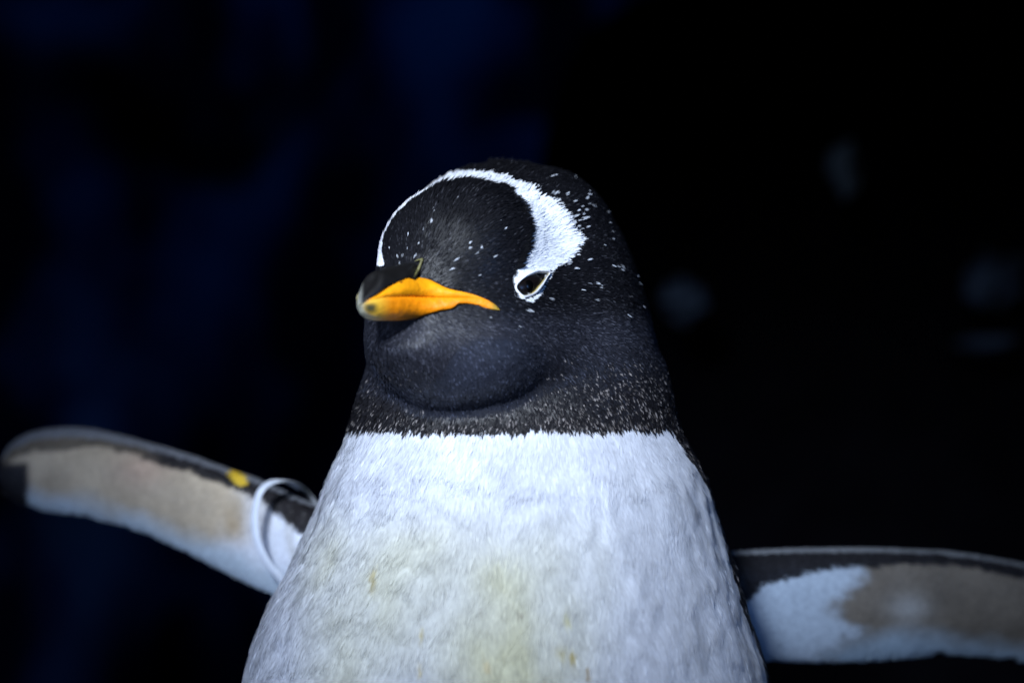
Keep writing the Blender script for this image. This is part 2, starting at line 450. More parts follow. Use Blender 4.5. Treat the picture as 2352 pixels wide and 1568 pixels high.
def classify(p, n):
    """region id and colour for surface points: 0 head, 1 white head band, 2 neck/throat, 3 breast, 4 back, 5/6 flipper"""
    px, py = PX(p)
    N = len(p)
    a, b, c = w2loc(p)
    reg = np.zeros(N, int)
    j1 = vnoise(p, 400.0) ; j2 = vnoise(p, 900.0, 5.0)
    # breast / back / neck
    z = p[:, 2]
    front = (p[:, 1] - fYC(z)) / fB(z)
    reg[py > 905] = 2
    tsd = sd_ell(p, THC, THR_)
    throat = (tsd < 0.001) & (py > 735) & (px < 1270 + 30 * j1)
    neck = (py > 800 + 0.12 * np.abs(px - 1500) + rng.uniform(-30, 70, N)) & ~throat
    reg[neck | throat] = 2
    wr = WHITE_R(py) + 4 * j1
    white = (py > COLLAR(px) + 3 * j2 + 3 * j1 + 6 * vnoise(p, 90.0, 6.0) + rng.normal(0, 5.5, N)) & (px < wr) & (front < 0.45)
    reg[(py > 1000) & ~white] = 4
    reg[(front > 0.45) & (py > 450)] = 4
    reg[white] = 3
    # head band, mirrored to the far side
    pm = p - 2 * b[:, None] * HS
    mx, my = PX(pm)
    vis = n[:, 1] < 0.35
    jx, jy = 3.0 * j1, 3.0 * j2
    band = np.where(b > -0.004, in_poly(px + jx, py + jy, BAND), in_poly(mx + jx, my + jy, BAND) | (in_poly(px, py, BAND) & vis))
    band &= (a > -0.045) & (py < 720) & (p[:, 1] < 0.02)
    reg[band] = 1
    eyeskin = in_poly(px, py, EYE_SKIN) & (a > -.03) & (a < .03) & (b > 0)
    fl = sd_flip(p, FL) < 0.0022; fr = sd_flip(p, FR) < 0.0022
    fl &= sd_loft(p) > 0.0015; fr &= sd_loft(p) > 0.0015
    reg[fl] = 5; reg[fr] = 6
    col = np.zeros((N, 3))
    col[:] = (0.0050, 0.0050, 0.0064)
    # throat slate, brownish neck
    m2 = reg == 2
    tt = smoothstep(.004, -.001, tsd) * smoothstep(1330, 1150, px)
    col[m2] = tt[m2, None] * np.array([[.020, .0225, .033]]) + (1 - tt[m2, None]) * (np.array([[.0100, .0105, .0140]]) + smoothstep(810, 940, py[m2])[:, None] * np.array([[-.001, -.002, -.004]]))
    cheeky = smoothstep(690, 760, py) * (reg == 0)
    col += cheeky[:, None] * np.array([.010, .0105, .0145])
    col[reg == 1] = (0.84, 0.86, 0.90)
    # breast: soft white with faint yellow-green soiling low down, small rusty specks
    m3 = reg == 3
    q = p * np.array([1, 1, 0.55])
    soil = smoothstep(1090, 1330, py) * smoothstep(1480, 1250, px) * smoothstep(640, 820, px) * np.clip(.68 + .45 * fbm(q, 30.0, 3, 2.0), 0, 1)
    wcol = np.array([0.565, 0.585, 0.635]) + np.zeros((N, 3))
    wcol *= (1.0 + 0.09 * fbm(q, 70.0, 2, 1.0) + 0.07 * fbm(p * np.array([1, 1, .4]), 210.0, 2, 6.0))[:, None]
    wcol = wcol * (1 - soil[:, None]) + soil[:, None] * np.array([0.51, 0.50, 0.345])
    for (sx, sy, rx, ry, cc) in ((972, 1437, 5, 12, (.42, .33, .08)), (1348, 1525, 6, 14, (.32, .19, .03)), (1312, 1492, 8, 16, (.42, .34, .12)), (868, 1310, 8, 26, (.42, .36, .18)),
                                 (1115, 1512, 10, 12, (.5, .43, .25)), (1105, 1382, 4, 4, (.15, .12, .1)), (1190, 1386, 6, 4, (.15, .11, .08)), (1187, 1531, 4, 6, (.18, .17, .12)),
                                 (965, 1515, 5, 14, (.5, .42, .22)), (1250, 1560, 7, 6, (.22, .14, .06)), (1283, 1475, 14, 18, (.5, .46, .28)), (1300, 1400, 8, 18, (.5, .48, .3))):
        w = np.exp(-(((px - sx) / rx) ** 2 + ((py - sy) / ry) ** 2) * 1.2) * (p[:, 1] < 0)
        wcol = wcol * (1 - w[:, None]) + w[:, None] * np.array(cc)
    col[m3] = wcol[m3]
    col[reg == 4] = (0.010, 0.010, 0.013)
    col[eyeskin] = (0.004, 0.0032, 0.003)
    # flippers
    for rid, K in ((5, FLIP_L), (6, FLIP_R)):
        m = reg == rid
        if not m.any(): continue
        x, y_ = px[m], py[m]
        top = np.interp(x, K[:, 0], K[:, 1]); bot = np.interp(x, K[:, 0], K[:, 2])
        v = (y_ - top) / (bot - top)
        pp = p[m]
        jn = fbm(pp, 60.0, 3, 1.5); jf = fbm(pp, 250.0, 2, 4.5)
        cc = np.zeros((m.sum(), 3))
        if rid == 5:
            cc[:] = np.array([.40, .335, .25]) * (1 + 0.18 * jn)[:, None]
            pink = np.exp(-(((x - 330) / 60) ** 2 + ((y_ - 1075) / 40) ** 2)); cc = cc * (1 - .35 * pink[:, None]) + .35 * pink[:, None] * np.array([.42, .25, .2])
            wroot = smoothstep(-60, 60, (x - 540) + 0.55 * (y_ - 1230) + 40 * jn)
            cc = cc * (1 - wroot[:, None]) + wroot[:, None] * np.array([.56, .59, .66])
            rust = np.exp(-(((x - 545 - (y_ - 1215) * .5) / 22) ** 2 + ((y_ - 1205) / 35) ** 2)) * .7; cc = cc * (1 - rust[:, None]) + rust[:, None] * np.array([.36, .27, .16])
            tr = smoothstep(.62, .95, v + .08 * jn); cc = cc * (1 - tr[:, None]) + tr[:, None] * np.array([.40, .48, .56])
            lo = np.interp(x, [30, 150, 330, 440, 520, 600, 640, 720], [.26, .24, .18, .165, .16, .17, .23, .34]) + .02 * jf + .05 * jn * (x < 330)
            hi_ = np.interp(x, [0, 80, 150, 330, 600, 720], [.12, .11, .11, .06, .035, .02])
            blk = (v > hi_) & (v < lo)
            soft = np.interp(x, [150, 330, 380], [.55, .75, 1.0])
            cc = np.where(blk[:, None], cc * (1 - soft[:, None]) * .6 + soft[:, None] * np.array([.012, .011, .013]), cc)
            cc[v <= hi_] = (.15, .16, .185)
            yl = (((x - 551) / 24) ** 2 + ((y_ - 1098 - (x - 551) * .35) / 13) ** 2 + .5 * jf) < 1
            cc[yl] = (.62, .42, .035)
            tip = smoothstep(80, 66, x + 8 * jn) * smoothstep(1052, 1070, y_)
            cc = cc * (1 - tip[:, None]) + tip[:, None] * np.array([.01, .01, .014])
        else:
            cc[:] = np.array([.10, .09, .078]) * (1 + 0.22 * jn)[:, None]  # right flipper's dimmer light is painted in: darker tan than the left one
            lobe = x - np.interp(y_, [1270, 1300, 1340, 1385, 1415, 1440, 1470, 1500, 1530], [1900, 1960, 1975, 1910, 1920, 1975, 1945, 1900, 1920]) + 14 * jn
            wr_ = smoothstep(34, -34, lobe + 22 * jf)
            cc = cc * (1 - wr_[:, None]) + wr_[:, None] * np.array([.27, .33, .41])  # white root toned down and bluer, its dim blue light put into the colour
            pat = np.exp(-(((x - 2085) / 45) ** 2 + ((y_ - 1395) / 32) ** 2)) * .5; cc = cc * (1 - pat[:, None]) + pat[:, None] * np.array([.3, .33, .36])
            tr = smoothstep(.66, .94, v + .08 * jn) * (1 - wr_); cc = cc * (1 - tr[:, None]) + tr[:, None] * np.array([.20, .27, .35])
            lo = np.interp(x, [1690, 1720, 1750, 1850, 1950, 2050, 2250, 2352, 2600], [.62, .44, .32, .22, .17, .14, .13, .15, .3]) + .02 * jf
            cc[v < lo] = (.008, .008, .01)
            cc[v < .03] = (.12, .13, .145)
        dors = n[m, 1] > 0.30
        cc[dors & (v > .06)] = (.012, .012, .015)
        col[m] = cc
    return reg, np.clip(col, 0, 1), throat

# ------------------------------------------------------------------ penguin
penguin = bpy.data.objects.new("penguin", None)
scene.collection.objects.link(penguin)
penguin.location = (0, 0.02, 0)
penguin["label"] = "black and white penguin with orange bill, white head band and flippers spread"
penguin["category"] = "penguin"
bpy.context.view_layer.update()

v, f = surface_nets((-0.285, -0.135, 0.015), (0.335, 0.160, 0.715), 0.004)
tmp = quads_mesh("tmp", v, f)
to = bpy.data.objects.new("tmp", tmp); scene.collection.objects.link(to)
sm = to.modifiers.new("s", 'SUBSURF'); sm.levels = 1; sm.render_levels = 1
dg = bpy.context.evaluated_depsgraph_get()
ev = to.evaluated_get(dg); em = ev.to_mesh()
nv = len(em.vertices); V = np.empty(nv * 3, F32); em.vertices.foreach_get("co", V); V = V.reshape(-1, 3).astype(float)
Q = np.empty(len(em.loops), np.int32); em.loops.foreach_get("vertex_index", Q); Q = Q.reshape(-1, 4)
ev.to_mesh_clear(); bpy.data.objects.remove(to); bpy.data.meshes.remove(tmp)
for _ in range(4):
    g = grad(V); fv = sdf_n(V)
    stp = (fv / np.maximum((g ** 2).sum(-1), 0.25))[:, None] * g
    ln = np.linalg.norm(stp, axis=1, keepdims=True); stp *= np.minimum(1, 0.0015 / np.maximum(ln, 1e-9))
    V = V - stp
VN = grad(V); VN /= np.maximum(np.linalg.norm(VN, axis=1, keepdims=True), 1e-9)
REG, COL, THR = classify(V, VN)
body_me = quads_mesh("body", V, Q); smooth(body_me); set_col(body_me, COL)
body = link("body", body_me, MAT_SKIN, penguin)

# ------------------------------------------------------------------ feathers: narrow tapered blades laid over the surface
tri = np.concatenate([Q[:, [0, 1, 2]], Q[:, [0, 2, 3]]])
tc = V[tri].mean(1); tn = VN[tri].mean(1)
ta = 0.5 * np.linalg.norm(np.cross(V[tri[:, 1]] - V[tri[:, 0]], V[tri[:, 2]] - V[tri[:, 0]]), axis=1)
tpx, tpy = PX(tc)
treg = REG[tri[:, 0]]
dens = np.select([treg == 0, treg == 1, treg == 2, treg == 3, treg == 4, treg >= 5], [6.5e6, 7.0e6, 5.0e6, 6.5e6, 3.0e6, 1.6e6], 0.0)
away = tn[:, 1] > 0.35
dens = np.where(away, dens * 0.25, dens)
dens = np.where(tpy > 1640, 0.0, dens)
dens = np.where((tc[:, 1] > 0.06) & (treg < 5), dens * 0.3, dens)
exp = ta * dens
cnt = np.floor(exp + rng.random(len(exp))).astype(int)
ti = np.repeat(np.arange(len(tri)), cnt)
r1, r2 = rng.random(len(ti)), rng.random(len(ti)); sw = r1 + r2 > 1; r1[sw] = 1 - r1[sw]; r2[sw] = 1 - r2[sw]
A, B, C = V[tri[ti, 0]], V[tri[ti, 1]], V[tri[ti, 2]]
FP = A + (B - A) * r1[:, None] + (C - A) * r2[:, None]
FN = VN[tri[ti, 0]] * (1 - r1 - r2)[:, None] + VN[tri[ti, 1]] * r1[:, None] + VN[tri[ti, 2]] * r2[:, None]
FN /= np.linalg.norm(FN, axis=1, keepdims=True)
FREG, FCOL, FTHR = classify(FP, FN)
fpx, fpy = PX(FP)
facing = FN[:, 1] < 0.3
eye_c, eye_n = hit(1217, 654); eye_c, eye_n = eye_c[0], eye_n[0]
bad = in_poly(fpx, fpy, EYE) & (np.linalg.norm(FP - eye_c, axis=1) < 0.02)
bad |= in_poly(fpx, fpy, BILL_ALL) & facing & (FP[:, 1] < -0.02) & (FREG != 1)
ok = ~bad
FP, FN, FREG, FCOL, FTHR, fpx, fpy = FP[ok], FN[ok], FREG[ok], FCOL[ok], FTHR[ok], fpx[ok], fpy[ok]

BILLBASE = loc2w(.035, 0, -.004)
def flow(p, n, px, py, reg):
    dh = p - BILLBASE; dh /= np.linalg.norm(dh, axis=1, keepdims=True)
    dh[:, 2] -= 0.25 * smoothstep(1250, 1450, px) + 0.9 * smoothstep(760, 900, py)
    db = np.zeros_like(p); db[:, 2] = -1; db[:, 0] = 0.10 * (p[:, 0] - fXC(p[:, 2])) / fA(p[:, 2]) * 2.0
    w = smoothstep(860, 985, py)[:, None]
    d = dh * (1 - w) + db * w
    fl = reg == 5; d[fl] = (-0.85, 0.2, -0.5)
    fr = reg == 6; d[fr] = (0.85, 0.2, -0.5)
    d = d + n * 0
    d -= n * (d * n).sum(1, keepdims=True)
    return d / np.maximum(np.linalg.norm(d, axis=1, keepdims=True), 1e-6)
def unit(x): return x / np.maximum(np.linalg.norm(x, axis=1, keepdims=True), 1e-9)

def blades(name, p, n, d, L, Wd, lift, col, tipcol, mat, roll=0.35, kind="stuff", droop=0.5, soft=0.6, rootw=.7, **props):
    N = len(p)
    s = np.cross(n, d)
    ro = rng.normal(0, roll, N)
    s = unit(s * np.cos(ro)[:, None] + n * np.sin(ro)[:, None])
    e1 = d * np.cos(lift)[:, None] + n * np.sin(lift)[:, None]
    l2 = lift * droop
    e2 = d * np.cos(l2)[:, None] + n * np.sin(l2)[:, None]
    p0 = p - n * 0.0001
    p1 = p0 + e1 * (L * 0.55)[:, None]
    p2 = p1 + e2 * (L * 0.45)[:, None]
    w = s * (Wd * 0.5)[:, None]
    vs = np.stack([p0 - w * rootw, p0 + w * rootw, p1 + w, p1 - w, p2], 1).reshape(-1, 3)
    base = (np.arange(N) * 5)[:, None]
    lp = np.concatenate([base + 0, base + 3, base + 2, base + 1, base + 2, base + 3, base + 4], 1).ravel()
    ct = np.tile([4, 3], N)
    me = new_mesh(name, vs, lp, ct)
    cv = np.stack([col, col, col * .5 + tipcol * .5, col * .5 + tipcol * .5, tipcol], 1).reshape(-1, 3)
    set_col(me, cv)
    if soft > 0:
        bn = unit(np.cross(d, s)); bn = np.where((bn * n).sum(1, keepdims=True) < 0, -bn, bn)
        cn = unit(n * soft + bn * (1 - soft))
        at = me.attributes.new("custom_normal", 'FLOAT_VECTOR', 'POINT')
        at.data.foreach_set("vector", np.repeat(cn, 5, 0).astype(F32).ravel())
    return link(name, me, mat, penguin, kind=kind, **props)

D = flow(FP, FN, fpx, fpy, FREG)
clump = np.stack([vnoise(FP, 230.0, o) for o in (11.0, 17.0, 23.0)], 1)
clump2 = np.stack([vnoise(FP, 90.0, o) for o in (31.0, 37.0, 43.0)], 1)
def make(reg_ids, name, mat, Lm, Wm, lift0, dj, cl, cl2, tipf, roll=0.35, lmin=.06, **props):
    m = np.isin(FREG, reg_ids)
    N = m.sum()
    p, n = FP[m], FN[m]
    d = D[m] + rng.normal(0, dj, (N, 3)) + clump[m] * cl + clump2[m] * cl2
    d -= n * (d * n).sum(1, keepdims=True); d = unit(d)
    Lv = Lm(p, fpx[m], fpy[m]) * rng.uniform(.7, 1.3, N)
    Wv = Wm(p, fpx[m], fpy[m]) * rng.uniform(.7, 1.3, N)
    lf = np.clip(lift0 + lift0 * (0.5 * rng.normal(size=N) + 0.9 * vnoise(p, 300.0, 3.0) + 0.5 * vnoise(p, 110.0, 8.0)), lmin, 1.0)
    col = FCOL[m] * rng.uniform(.85, 1.15, (N, 1))
    tip = tipf(p, col, fpx[m], fpy[m], FTHR[m])
    return blades(name, p, n, d, Lv, Wv, lf, np.clip(col, 0, 1), np.clip(tip, 0, 1), mat, roll, **props)

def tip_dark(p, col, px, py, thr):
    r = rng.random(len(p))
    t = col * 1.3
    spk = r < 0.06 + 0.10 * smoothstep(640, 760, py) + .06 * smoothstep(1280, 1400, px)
    t[spk] = col[spk] * 4 + np.array([.055, .056, .062]) * rng.random((spk.sum(), 1)) ** 1.5  # lighter tip colour paints in the glints on single dark feathers
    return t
def tip_neck(p, col, px, py, thr):
    r = rng.random(len(p))
    t = col * 1.2
    pale = ~thr & (r < 0.02 + 0.05 * smoothstep(800, 920, py) + 0.09 * smoothstep(1250, 1480, px) * smoothstep(760, 900, py) + 0.08 * smoothstep(930, 980, py))
    t[pale] = np.array([.24, .215, .205]) * rng.uniform(.3, 1.4, (pale.sum(), 1))
    g = thr & (r < .10); t[g] = col[g] * 4
    return t
def tip_same(p, col, px, py, thr): return col * rng.uniform(.97, 1.08, (len(p), 1))
K = lambda c: (lambda p, px, py: np.full(len(p), c))
FRONT_EDGE = np.array(BAND[:22])
def edge_dist(px, py):
    d = np.full(len(px), 1e9)
    for (x1, y1), (x2, y2) in zip(FRONT_EDGE[:-1], FRONT_EDGE[1:]):
        t = np.clip(((px - x1) * (x2 - x1) + (py - y1) * (y2 - y1)) / ((x2 - x1) ** 2 + (y2 - y1) ** 2), 0, 1)
        d = np.minimum(d, np.hypot(px - x1 - t * (x2 - x1), py - y1 - t * (y2 - y1)))
    return d
def crown_len(p, px, py):
    return .0024 + .0022 * smoothstep(600, 500, py) * smoothstep(1260, 1180, px) * smoothstep(900, 1010, px) + .0022 * smoothstep(26, 6, edge_dist(px, py)) * (p[:, 1] < .01) * smoothstep(600, 560, py) * smoothstep(960, 1040, px) - .0013 * smoothstep(560, 610, py) * smoothstep(20, 6, edge_dist(px, py))
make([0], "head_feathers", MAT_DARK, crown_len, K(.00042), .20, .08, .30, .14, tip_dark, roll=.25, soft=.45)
make([1], "white_head_band", MAT_WHITE, lambda p, px, py: .0022 + .0026 * smoothstep(630, 560, py), K(.00050), .10, .10, .18, .10, tip_same, roll=.12, soft=.9, label="white band of feathers over the crown and round the eye")
make([2], "neck_feathers", MAT_DARK, lambda p, px, py: .0020 + .0012 * smoothstep(900, 980, py), K(.00075), .20, .12, .20, .10, tip_neck, soft=.45)
make([3], "breast_feathers", MAT_WHITE, K(.0058), K(.00058), .055, .05, .22, .20, tip_same, roll=.08, soft=.93, lmin=.035, label="dense white breast feathers, faintly soiled yellow low down")
TUFT = (FREG == 3) & (rng.random(len(FP)) < 0.006 + .016 * smoothstep(.2, .7, vnoise(FP, 60.0, 2.2)))
_p, _n = FP[TUFT], FN[TUFT]
_d = D[TUFT] + clump2[TUFT] * .35 + rng.normal(0, .10, _p.shape); _d = unit(_d - _n * (_d * _n).sum(1, keepdims=True))
_c = FCOL[TUFT] * rng.uniform(1.0, 1.18, (len(_p), 1))
blades("breast_tufts", _p, _n, _d, rng.uniform(.003, .0065, len(_p)), rng.uniform(.0006, .0013, len(_p)), rng.uniform(.10, .26, len(_p)), _c, np.clip(_c * 1.06, 0, .9), MAT_WHITE, .2, soft=.6, droop=.2)
make([4], "back_feathers", MAT_DARK, K(.0035), K(.0007), .16, .12, .2, .1, tip_neck)
make([5], "flipper_feathers", MAT_FLIP, K(.0020), K(.0007), .10, .12, .1, .05, tip_same)
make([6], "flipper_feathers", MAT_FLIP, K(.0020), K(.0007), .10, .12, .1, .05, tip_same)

# white flecks: single pale feathers scattered over the black head (positions seen on the bird's head)
FLECK = [(1177, 108, 34), (1358, 113, 28), (1452, 200, 50), (1480, 195, 40), (1605, 203, 34), (1354, 262, 20), (1452, 310, 40), (1470, 318, 44), (1484, 308, 44), (1550, 316, 44), (1698, 320, 50),
         (1685, 345, 50), (1605, 364, 44), (1700, 384, 40), (1725, 396, 34), (1632, 430, 44), (1682, 426, 46), (1612, 468, 56), (1675, 482, 64), (1640, 496, 40), (1628, 532, 36), (1692, 540, 36),
         (1655, 552, 24), (1605, 566, 50), (1590, 545, 50), (1828, 442, 46), (1836, 516, 28), (1860, 575, 26), (1860, 628, 38), (1810, 668, 28), (1706, 770, 40), (1610, 828, 40), (1560, 790, 60),
         (1510, 803, 44), (1925, 818, 46), (1925, 840, 44), (2028, 876, 34), (2044, 930, 40), (1706, 932, 30), (1762, 930, 40), (1785, 955, 30), (1655, 974, 30), (1758, 1041, 46), (1440, 1036, 40),
         (1292, 1114, 52), (1968, 1152, 54), (2070, 1086, 34), (1986, 1020, 20), (1225, 1225, 30), (1030, 1162, 24), (890, 648, 34), (886, 684, 32), (962, 682, 24), (930, 722, 36), (1056, 740, 46),
         (795, 764, 58), (760, 829, 44), (950, 874, 20), (1094, 503, 30), (1120, 555, 44), (642, 440, 44), (624, 500, 40), (680, 482, 24), (720, 490, 28), (470, 590, 36), (575, 562, 22), (540, 655, 22),
         (345, 680, 24), (432, 742, 30), (515, 742, 34), (398, 745, 30), (462, 684, 22), (412, 790, 24), (810, 342, 24), (640, 416, 26), (268, 522, 40), (404, 376, 30), (380, 405, 28),
         (1700, 300, 20), (1650, 400, 24), (1660, 450, 24), (1580, 470, 26), (1600, 510, 30), (1740, 400, 26), (1870, 810, 30), (1900, 815, 26)]
FK = np.array(FLECK, float)
kx, ky = 784 + FK[:, 0] / 3.0, 343 + FK[:, 1] / 3.0
fp_, fn_ = hit(kx, ky)
_k = fp_[:, 1] < .04; FK, fp_, fn_, kx, ky = FK[_k], fp_[_k], fn_[_k], kx[_k], ky[_k]
fd_ = flow(fp_, fn_, kx, ky, np.zeros(len(FK), int))
reps = 3
P3 = np.repeat(fp_, reps, 0) + rng.normal(0, .00022, (len(FK) * reps, 3)); N3 = np.repeat(fn_, reps, 0); D3 = unit(np.repeat(fd_, reps, 0) + rng.normal(0, .10, (len(FK) * reps, 3)))
D3 = unit(D3 - N3 * (D3 * N3).sum(1, keepdims=True))
L3 = np.repeat(FK[:, 2], reps) / 3.0 * S0 * 1.15 * rng.uniform(.7, 1.25, len(P3)) * np.where(np.repeat(FK[:, 0], reps) < 1150, .8, 1.0)
P3 = P3 - D3 * (L3 * .5)[:, None] + N3 * .0011
c3 = np.tile(np.array([[.74, .77, .83]]), (len(P3), 1)) * np.repeat(rng.uniform(.35, 1.0, len(FK)), reps)[:, None]
blades("white_flecks", P3, N3, D3, L3, np.clip(L3 * rng.uniform(.11, .24, len(L3)), .00028, .0007), np.full(len(P3), .12), c3, c3, MAT_WHITE, .15, rootw=.15, label="single white feathers flecking the black head")

# ragged points of the dark crown feathers over the white band, and of the band's own rear edge
def along(poly, n):
    poly = np.asarray(poly, float)
    sg = np.linalg.norm(np.diff(poly, axis=0), axis=1); cs = np.concatenate([[0], np.cumsum(sg)])
    t = np.sort(rng.uniform(0, cs[-1], n))
    return np.stack([np.interp(t, cs, poly[:, 0]), np.interp(t, cs, poly[:, 1])], 1)
def points(name, poly, n, inset, Lr, Wr, col, mat, centre, **props):
    q = along(poly, n)
    q = q + (np.asarray(centre) - q) / np.linalg.norm(np.asarray(centre) - q, axis=1, keepdims=True) * rng.uniform(inset[0], inset[1], (n, 1))
    p, nn = hit(q[:, 0], q[:, 1])
    keep = p[:, 1] < .03; p, nn, q = p[keep], nn[keep], q[keep]
    d = flow(p, nn, q[:, 0], q[:, 1], np.zeros(len(p), int)) + rng.normal(0, .12, (len(p), 3))
    d = unit(d - nn * (d * nn).sum(1, keepdims=True))
    L = rng.uniform(Lr[0], Lr[1], len(p)); Wd = rng.uniform(Wr[0], Wr[1], len(p))
    c = np.tile(np.array([col]), (len(p), 1)) * rng.uniform(.85, 1.1, (len(p), 1))
    return blades(name, p + nn * .0004, nn, d, L, Wd, rng.uniform(.15, .4, len(p)), c, c, mat, .2, rootw=.95, droop=.6, **props)
points("crown_feathers", BAND[8:20], 260, (0, 9), (.0026, .0050), (.0006, .0012), (.007, .007, .008), MAT_DARK, (1050, 580))
points("band_fringe", BAND[28:45], 300, (0, 10), (.0026, .0046), (.0006, .0012), (.80, .82, .87), MAT_WHITE, (1150, 540))

# ------------------------------------------------------------------ bill
def curve(pts, m):
    pts = np.asarray(pts, float)
    s = np.concatenate([[0], np.cumsum(np.linalg.norm(np.diff(pts, axis=0), axis=1))]); s /= s[-1]
    t = np.linspace(0, 1, m)
    return np.stack([cubic(s, pts[:, 0])(t), cubic(s, pts[:, 1])(t)], 1)
def onplane(px, py, w):
    """point of the pixel's sight line on the plane parallel to the head's middle plane, w metres to the bird's left"""
    o = np.array([0, -CAM_D, CAM_Z]); d = W(px, py, 0.0) - o
    t = ((HM - o) @ HS + w) / (d @ HS)
    return o + d * t[..., None]
wE = lambda x: np.interp(x, [826, 838, 864, 935, 1003, 1076, 1147], [.0001, .0012, .0038, .0085, .0130, .0210, .0295])
wG = lambda x: np.interp(x, [826, 838, 864, 935, 1003, 1076, 1147], [.0001, .0014, .0046, .0098, .0142, .0216, .0297])
wB = lambda x: np.interp(x, [826, 838, 864, 935, 1003, 1076, 1147], [.0001, .0010, .0028, .0062, .0110, .0200, .0296])
def place(c, w, lift=.0012, snap=960):
    P = onplane(c[:, 0], c[:, 1], w(c[:, 0]))
    h, n = hit(c[:, 0], c[:, 1])
    hp = W(c[:, 0], c[:, 1], h[:, 1] - lift)
    near = (hp[:, 1] < P[:, 1])
    k = smoothstep(snap - 40, snap + 60, c[:, 0])
    y = np.where(near, hp[:, 1], P[:, 1] * (1 - k) + hp[:, 1] * k)
    yp = np.pad(y, 8, mode='edge'); ker = np.hanning(17); ker /= ker.sum()
    y = np.convolve(yp, ker, 'valid')
    kt = smoothstep(0, 14, np.arange(len(y)))
    y = P[:, 1] * (1 - kt) + y * kt
    return W(c[:, 0], c[:, 1], y)
M = 60
cE = curve(BILL_T, M)
GAPE = [(826, 701), (842, 694), (861, 687), (879, 683), (930, 681.5), (985, 682.5), (1021, 682.5), (1057, 682.5), (1094, 683), (1121, 690), (1139, 702), (1147, 711.6)]
cG = curve(GAPE, M)
cB = curve([(826, 702)] + BILL_B[::-1], M)
cC = curve(BILL_C, M)
EPT = place(cE, wE); GPT = place(cG, wG); BPT = place(cB, wB)
CPT = onplane(cC[:, 0], cC[:, 1], np.zeros(M))
def mirror(P):
    q = P - HM
    w = q @ HS
    far = np.where(w > .009, .009 + .45 * (w - .009), w)      # the far corner of the mouth sinks into the cheek feathers
    return P - (w + far)[:, None] * HS
def strip_mesh(name, rails, closed, mat, colf, parent, solid=0.0, **props):
    R = np.stack(rails, 1)
    m, k = R.shape[:2]
    i = np.arange(m * k).reshape(m, k)
    if closed:
        j = np.roll(i, -1, 1); q = np.stack([i[:-1], i[1:], j[1:], j[:-1]], -1).reshape(-1, 4)
    else:
        q = np.stack([i[:-1, :-1], i[1:, :-1], i[1:, 1:], i[:-1, 1:]], -1).reshape(-1, 4)
    me = quads_mesh(name, R.reshape(-1, 3), q); smooth(me)
    px, py = PX(R.reshape(-1, 3))
    set_col(me, colf(R.reshape(-1, 3), px, py))
    o = link(name, me, mat, parent, **props)
    if solid:
        md = o.modifiers.new("thickness", 'SOLIDIFY'); md.thickness = solid; md.offset = -1
    return o
def between(Pa, Pb, out, k, bulge):
    r = []
    for t in np.linspace(0, 1, k):
        r.append(Pa * (1 - t) + Pb * t + out * (4 * t * (1 - t) * bulge)[:, None])
    return r
tm = np.linspace(0, 1, M)
side = unit(0.75 * HS[None] - 0.35 * HF[None] + 0.55 * np.array([[0, -1, 0]]) + np.zeros((M, 3)))
bul = .0016 * np.sin(np.pi * np.clip(tm * 1.25, 0, 1)) + .0002
upper_near = between(EPT, GPT, side, 9, bul)
lower_near = between(GPT, BPT, unit(side - 0.3 * HU), 11, bul * 1.4)
ORANGE = np.array([.82, .30, .003]); ORANGE2 = np.array([.80, .235, .002])
def w2loc_arr(P): return np.stack(w2loc(P), -1)
def col_upper(P, px, py):
    n = fbm(P, 160.0, 2) + .9 * fbm(w2loc_arr(P) * np.array([.35, 1, 1]), 620.0, 2)
    c = ORANGE * (1 + .10 * n)[:, None]
    rim = np.exp(-((py - 676) / 5.0) ** 2) * (px > 870); c = c * (1 - .35 * rim[:, None]) + .35 * rim[:, None] * ORANGE2 * .75
    t = smoothstep(856, 832, px)[:, None]; c = c * (1 - t) + t * np.array([.34, .30, .17])
    g = smoothstep(1118, 1145, px)[:, None]; c = c * (1 - g) + g * np.array([.32, .20, .02])
    return np.clip(c, 0, 1)
def col_lower(P, px, py):
    n = fbm(P, 160.0, 2, 5.0) + .9 * fbm(w2loc_arr(P) * np.array([.35, 1, 1]), 620.0, 2, 3.0)
    c = ORANGE2 * (1 + .11 * n)[:, None]
    yl = smoothstep(905, 862, px)[:, None]; c = c * (1 - yl) + yl * np.array([.70, .40, .03])
    t = smoothstep(844, 828, px)[:, None]; c = c * (1 - t) + t * np.array([.34, .34, .26])
    d = np.exp(-(((px - 851) / 15) ** 4 + ((py - 707) / 11) ** 4))[:, None]; c = c * (1 - d) + d * np.array([.045, .045, .02])
    e = (smoothstep(6, 0, np.interp(px, cB[:, 0], cB[:, 1]) - py) * smoothstep(890, 850, px))[:, None] * .8; c = c * (1 - e) + e * np.array([.36, .35, .26])
    g = smoothstep(1112, 1142, px)[:, None]; c = c * (1 - g) + g * np.array([.30, .19, .02])
    return np.clip(c, 0, 1)
far_u = [mirror(r) for r in upper_near[::-1]]
far_l = [mirror(r) for r in lower_near]
beak = strip_mesh("upper_beak", far_u + between(mirror(EPT), EPT, np.tile(HU, (M, 1)), 7, .0012 * np.sin(np.pi * tm) + .0003)[1:-1] + upper_near, True, MAT_BILL, col_upper, penguin, label="orange upper half of the bill")
low = strip_mesh("lower_beak", lower_near + [r for r in far_l[::-1]], True, MAT_BILL, col_lower, penguin, label="orange lower half of the bill with a dark spot and pale tip")
